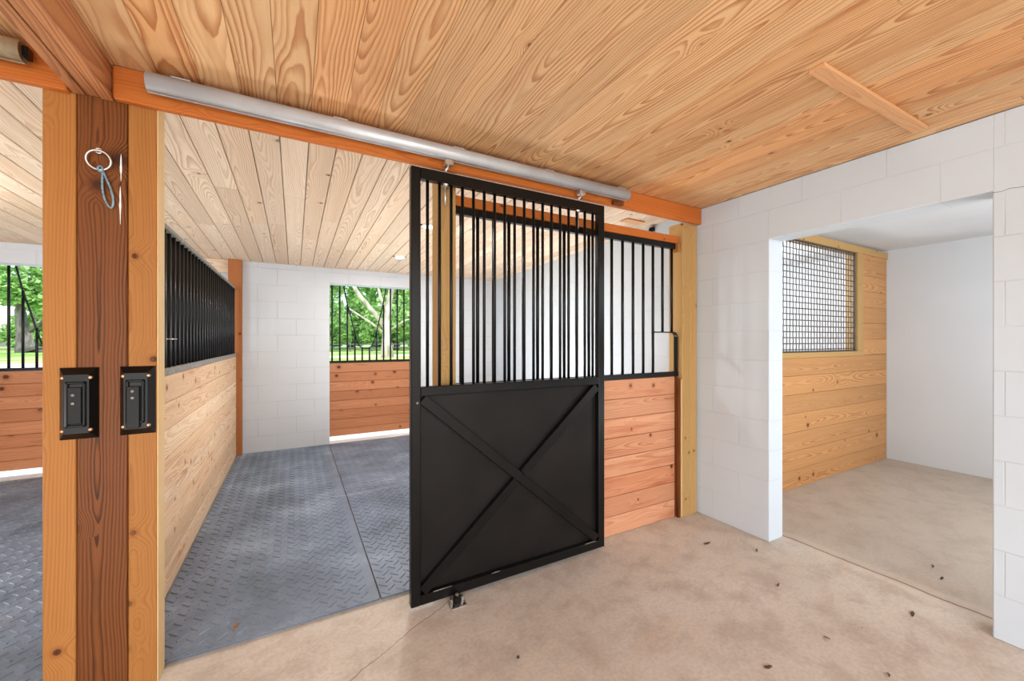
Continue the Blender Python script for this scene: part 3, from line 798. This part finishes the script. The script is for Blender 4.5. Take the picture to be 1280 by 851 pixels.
# pale forked tree seen through the bars of the right-hand exterior door
tree((6.9, 35, GZ), [(0.1, 0, 0), (0, 0, 1.2), (.05, 0, 2.6), (.2, 0, 4.6), (.8, 0, 7.5), (1.2, 0, 11)], [.55, .40, .34, .27, .22, .12],
     [([(0, 0, 2.4), (-.8, .2, 3.6), (-2.2, 0, 5.2), (-3.6, 0, 7.6)], [.2, .19, .16, .09]), ([(-.1, 0, 2.0), (-1.4, -.2, 3.0), (-3.2, 0, 4.2)], [.11, .09, .05]),
      ([(.1, 0, 3.6), (-.5, 0, 5.2), (-.9, 0, 7)], [.16, .12, .07]), ([(.1, 0, 2.2), (1.6, 0, 3.2), (3, 0, 3.6)], [.1, .07, .04])],
     [((-1, 1.5, 10.5), (5, 3.2, 2.8)), ((2.8, .5, 7.0), (2.0, 1.6, 1.6))], L1, B1, 'pale forked tree on the lawn behind the bars of the middle exterior door', None, 11, 2200, .24)
tree((-28.5, 70, GZ), [(.5, 0, 0), (.1, 0, .8), (0, 0, 2.4), (-.3, 0, 5), (.6, 0, 9)], [1.3, .8, .6, .45, .3],
     [([(0, 0, 2.2), (2, 0, 4), (3.6, 0, 7)], [.3, .22, .12]), ([(.2, 0, .5), (1.2, -.2, .15), (2.2, -.2, 0)], [.4, .25, .1])],
     [((0, 0, 9), (6, 4, 4)), ((3, -1, 6.5), (3.4, 2.4, 1.6))], L2, B2, 'stout grey-trunked tree behind the bars of the left exterior door', None, 31, 2200, .36)
tree((-24.2, 49, GZ), [(0, 0, 0), (.1, 0, 1.6), (-.1, 0, 4), (.1, 0, 8)], [.42, .34, .3, .2], [([(0, 0, 2.6), (-1.2, 0, 4.6), (-2, 0, 7)], [.14, .1, .06])],
     [((0, 0, 8.6), (4, 3, 3.4))], L1, B1, 'slim pale-trunked tree at the far left behind the left exterior door bars', None, 41, 2000, .28)
base_ = tree((3, 62, GZ), [(0, 0, 0), (.1, 0, 2.5), (0, 0, 7)], [.4, .3, .2], [], [((0, 0, 4.6), (4.6, 3.2, 4.4)), ((.5, -2, 2.4), (3.6, 1.8, 2.2)), ((0, 0, 10), (4.5, 3, 4))], L2, B2,
             'leafy green tree in the wood line beyond the lawn', 'wood line trees', 51, 2200, .34)
rnd = random.Random(5)
for i, (x, y) in enumerate([(13.5, 61), (8.5, 73), (14, 84), (19, 73), (24, 62), (-35.5, 90), (-46, 92), (-25, 85), (-40, 104), (-30.5, 103)]):
    o = dup(base_, (x, y, GZ)); o.rotation_euler.z = rnd.uniform(0, 6.28)
    s_ = rnd.uniform(.9, 1.25); o.scale = (s_, s_, s_)
def fence(x0, x1, y, label):
    t = thing('paddock_fence', label, 'fence', ((x0+x1)/2, y, GZ))
    for z in (.5, .95):
        b = MB(); b.box((x0, y-.03, GZ+z-.07), (x1, y+.03, GZ+z+.07), 0, .01); b.build('rail', M_FENCE, t)
    x = x0
    while x <= x1:
        b = MB(); b.box((x-.07, y+.03, GZ), (x+.07, y+.15, GZ+1.15), 2, .01); b.build('fence_post', M_FENCE, t); x += 2.6
M_FENCE = plain('grey_fence_wood', (92, 100, 96), .85, noise=.15, scale=3.)
fence(1, 24, 54, 'grey rail fence before the trees beyond the middle exterior door')

# ------------------------------------------------------------------ light
w = bpy.data.worlds.new('daylight'); bpy.context.scene.world = w; w.use_nodes = True
nt = w.node_tree; bg = nt.nodes['Background']
sky = nt.nodes.new('ShaderNodeTexSky'); sky.sky_type = 'NISHITA'; sky.sun_disc = False
sky.sun_elevation = math.radians(55); sky.sun_rotation = math.radians(200); sky.air_density = 1.; sky.dust_density = 2.5; sky.ozone_density = .6
nt.links.new(sky.outputs[0], bg.inputs[0]); bg.inputs[1].default_value = .5

def lamp(name, typ, loc, energy, color=(1, 1, 1), size=None, size_y=None, to=None, radius=None, angle=None):
    d = bpy.data.lights.new(name, typ); d.energy = energy; d.color = color
    if size: d.shape = 'RECTANGLE'; d.size = size; d.size_y = size_y or size
    if radius is not None: d.shadow_soft_size = radius
    if angle is not None: d.angle = angle
    o = bpy.data.objects.new(name, d); C.objects.link(o); o.location = loc
    if to is not None: o.rotation_euler = (Vector(to)-Vector(loc)).to_track_quat('-Z', 'Y').to_euler()
    return o
lamp('sun', 'SUN', (50, 15, 42), 4.5, (1., .96, .9), to=(0, 0, 0), angle=math.radians(3))
CW = (.87, .95, 1.)
lamp('aisle_fill', 'AREA', (-.3, -2.4, 1.8), 90, CW, 4.0, 1.8, (.6, 1.4, .5))  # added area lamp standing in for daylight from behind the camera
lamp('aisle_left_fill', 'AREA', (-4.6, -.5, 1.3), 18, CW, 3., 2.2, (1, 1.0, 1.2))  # fill lamp added on the left
lamp('aisle_up_fill', 'AREA', (-.5, -.6, .3), 44, CW, 2.5, 1.5, (1.0, .6, 2.4))  # added fill near the floor, aimed up to brighten the aisle ceiling
for i, (x, y) in enumerate(((1.06, 4.62), (1.02, 3.36))):
    o = lamp('stall_lamp', 'AREA', (x, y, zs(y)-.03), 18, (.97, .98, 1.), .09); o.data.shape = 'DISK'
lamp('stall_up_fill', 'AREA', (1.75, 3.7, .3), 62, (.95, .98, 1.), .8, 2.2, (1.5, 3.7, 2.4))  # added fill hidden behind the stall front, brightens ceiling and walls
lamp('left_stall_fill', 'POINT', (-2.3, 3.4, 2.0), 42, (.93, .97, 1.), radius=.08)  # unseen point lamp added to brighten the left stall
lamp('left_stall_up_fill', 'AREA', (-2.6, 3.0, .4), 40, (.93, .97, 1.), 1., 2., (-1.6, 3.8, 2.3))  # unseen fill added low in the left stall, aimed at its ceiling
lamp('feed_room_fill', 'AREA', (4.3, -.2, 2.2), 31, (.93, .97, 1.), 1.5, 1., (4.6, 1.8, .8))  # unseen lamp added to light the feed room planks and floor
lamp('feed_room_up_fill', 'AREA', (3.9, -.5, .5), 32, (.93, .97, 1.), 1.2, 1., (4.8, 1.2, 2.4))  # added upward fill to whiten the feed room ceiling
lamp('mesh_room_fill', 'POINT', (4.6, 3.0, 1.9), 75, (.97, .98, 1.), radius=.1)  # unseen lamp added so the space behind the mesh looks bright

# ------------------------------------------------------------------ camera
cam = bpy.data.cameras.new('camera'); cam.sensor_width = 36; cam.lens = 36*497/1280; cam.clip_start = .02; cam.clip_end = 400
co = bpy.data.objects.new('camera', cam); C.objects.link(co)
co.location = (0, 0, 1.357); co.rotation_euler = (PI/2, 0, -math.radians(28.69))
sc = bpy.context.scene; sc.camera = co
sc.view_settings.view_transform = 'Standard'; sc.view_settings.look = 'None'
sc.view_settings.exposure = 0.; sc.view_settings.gamma = 1.
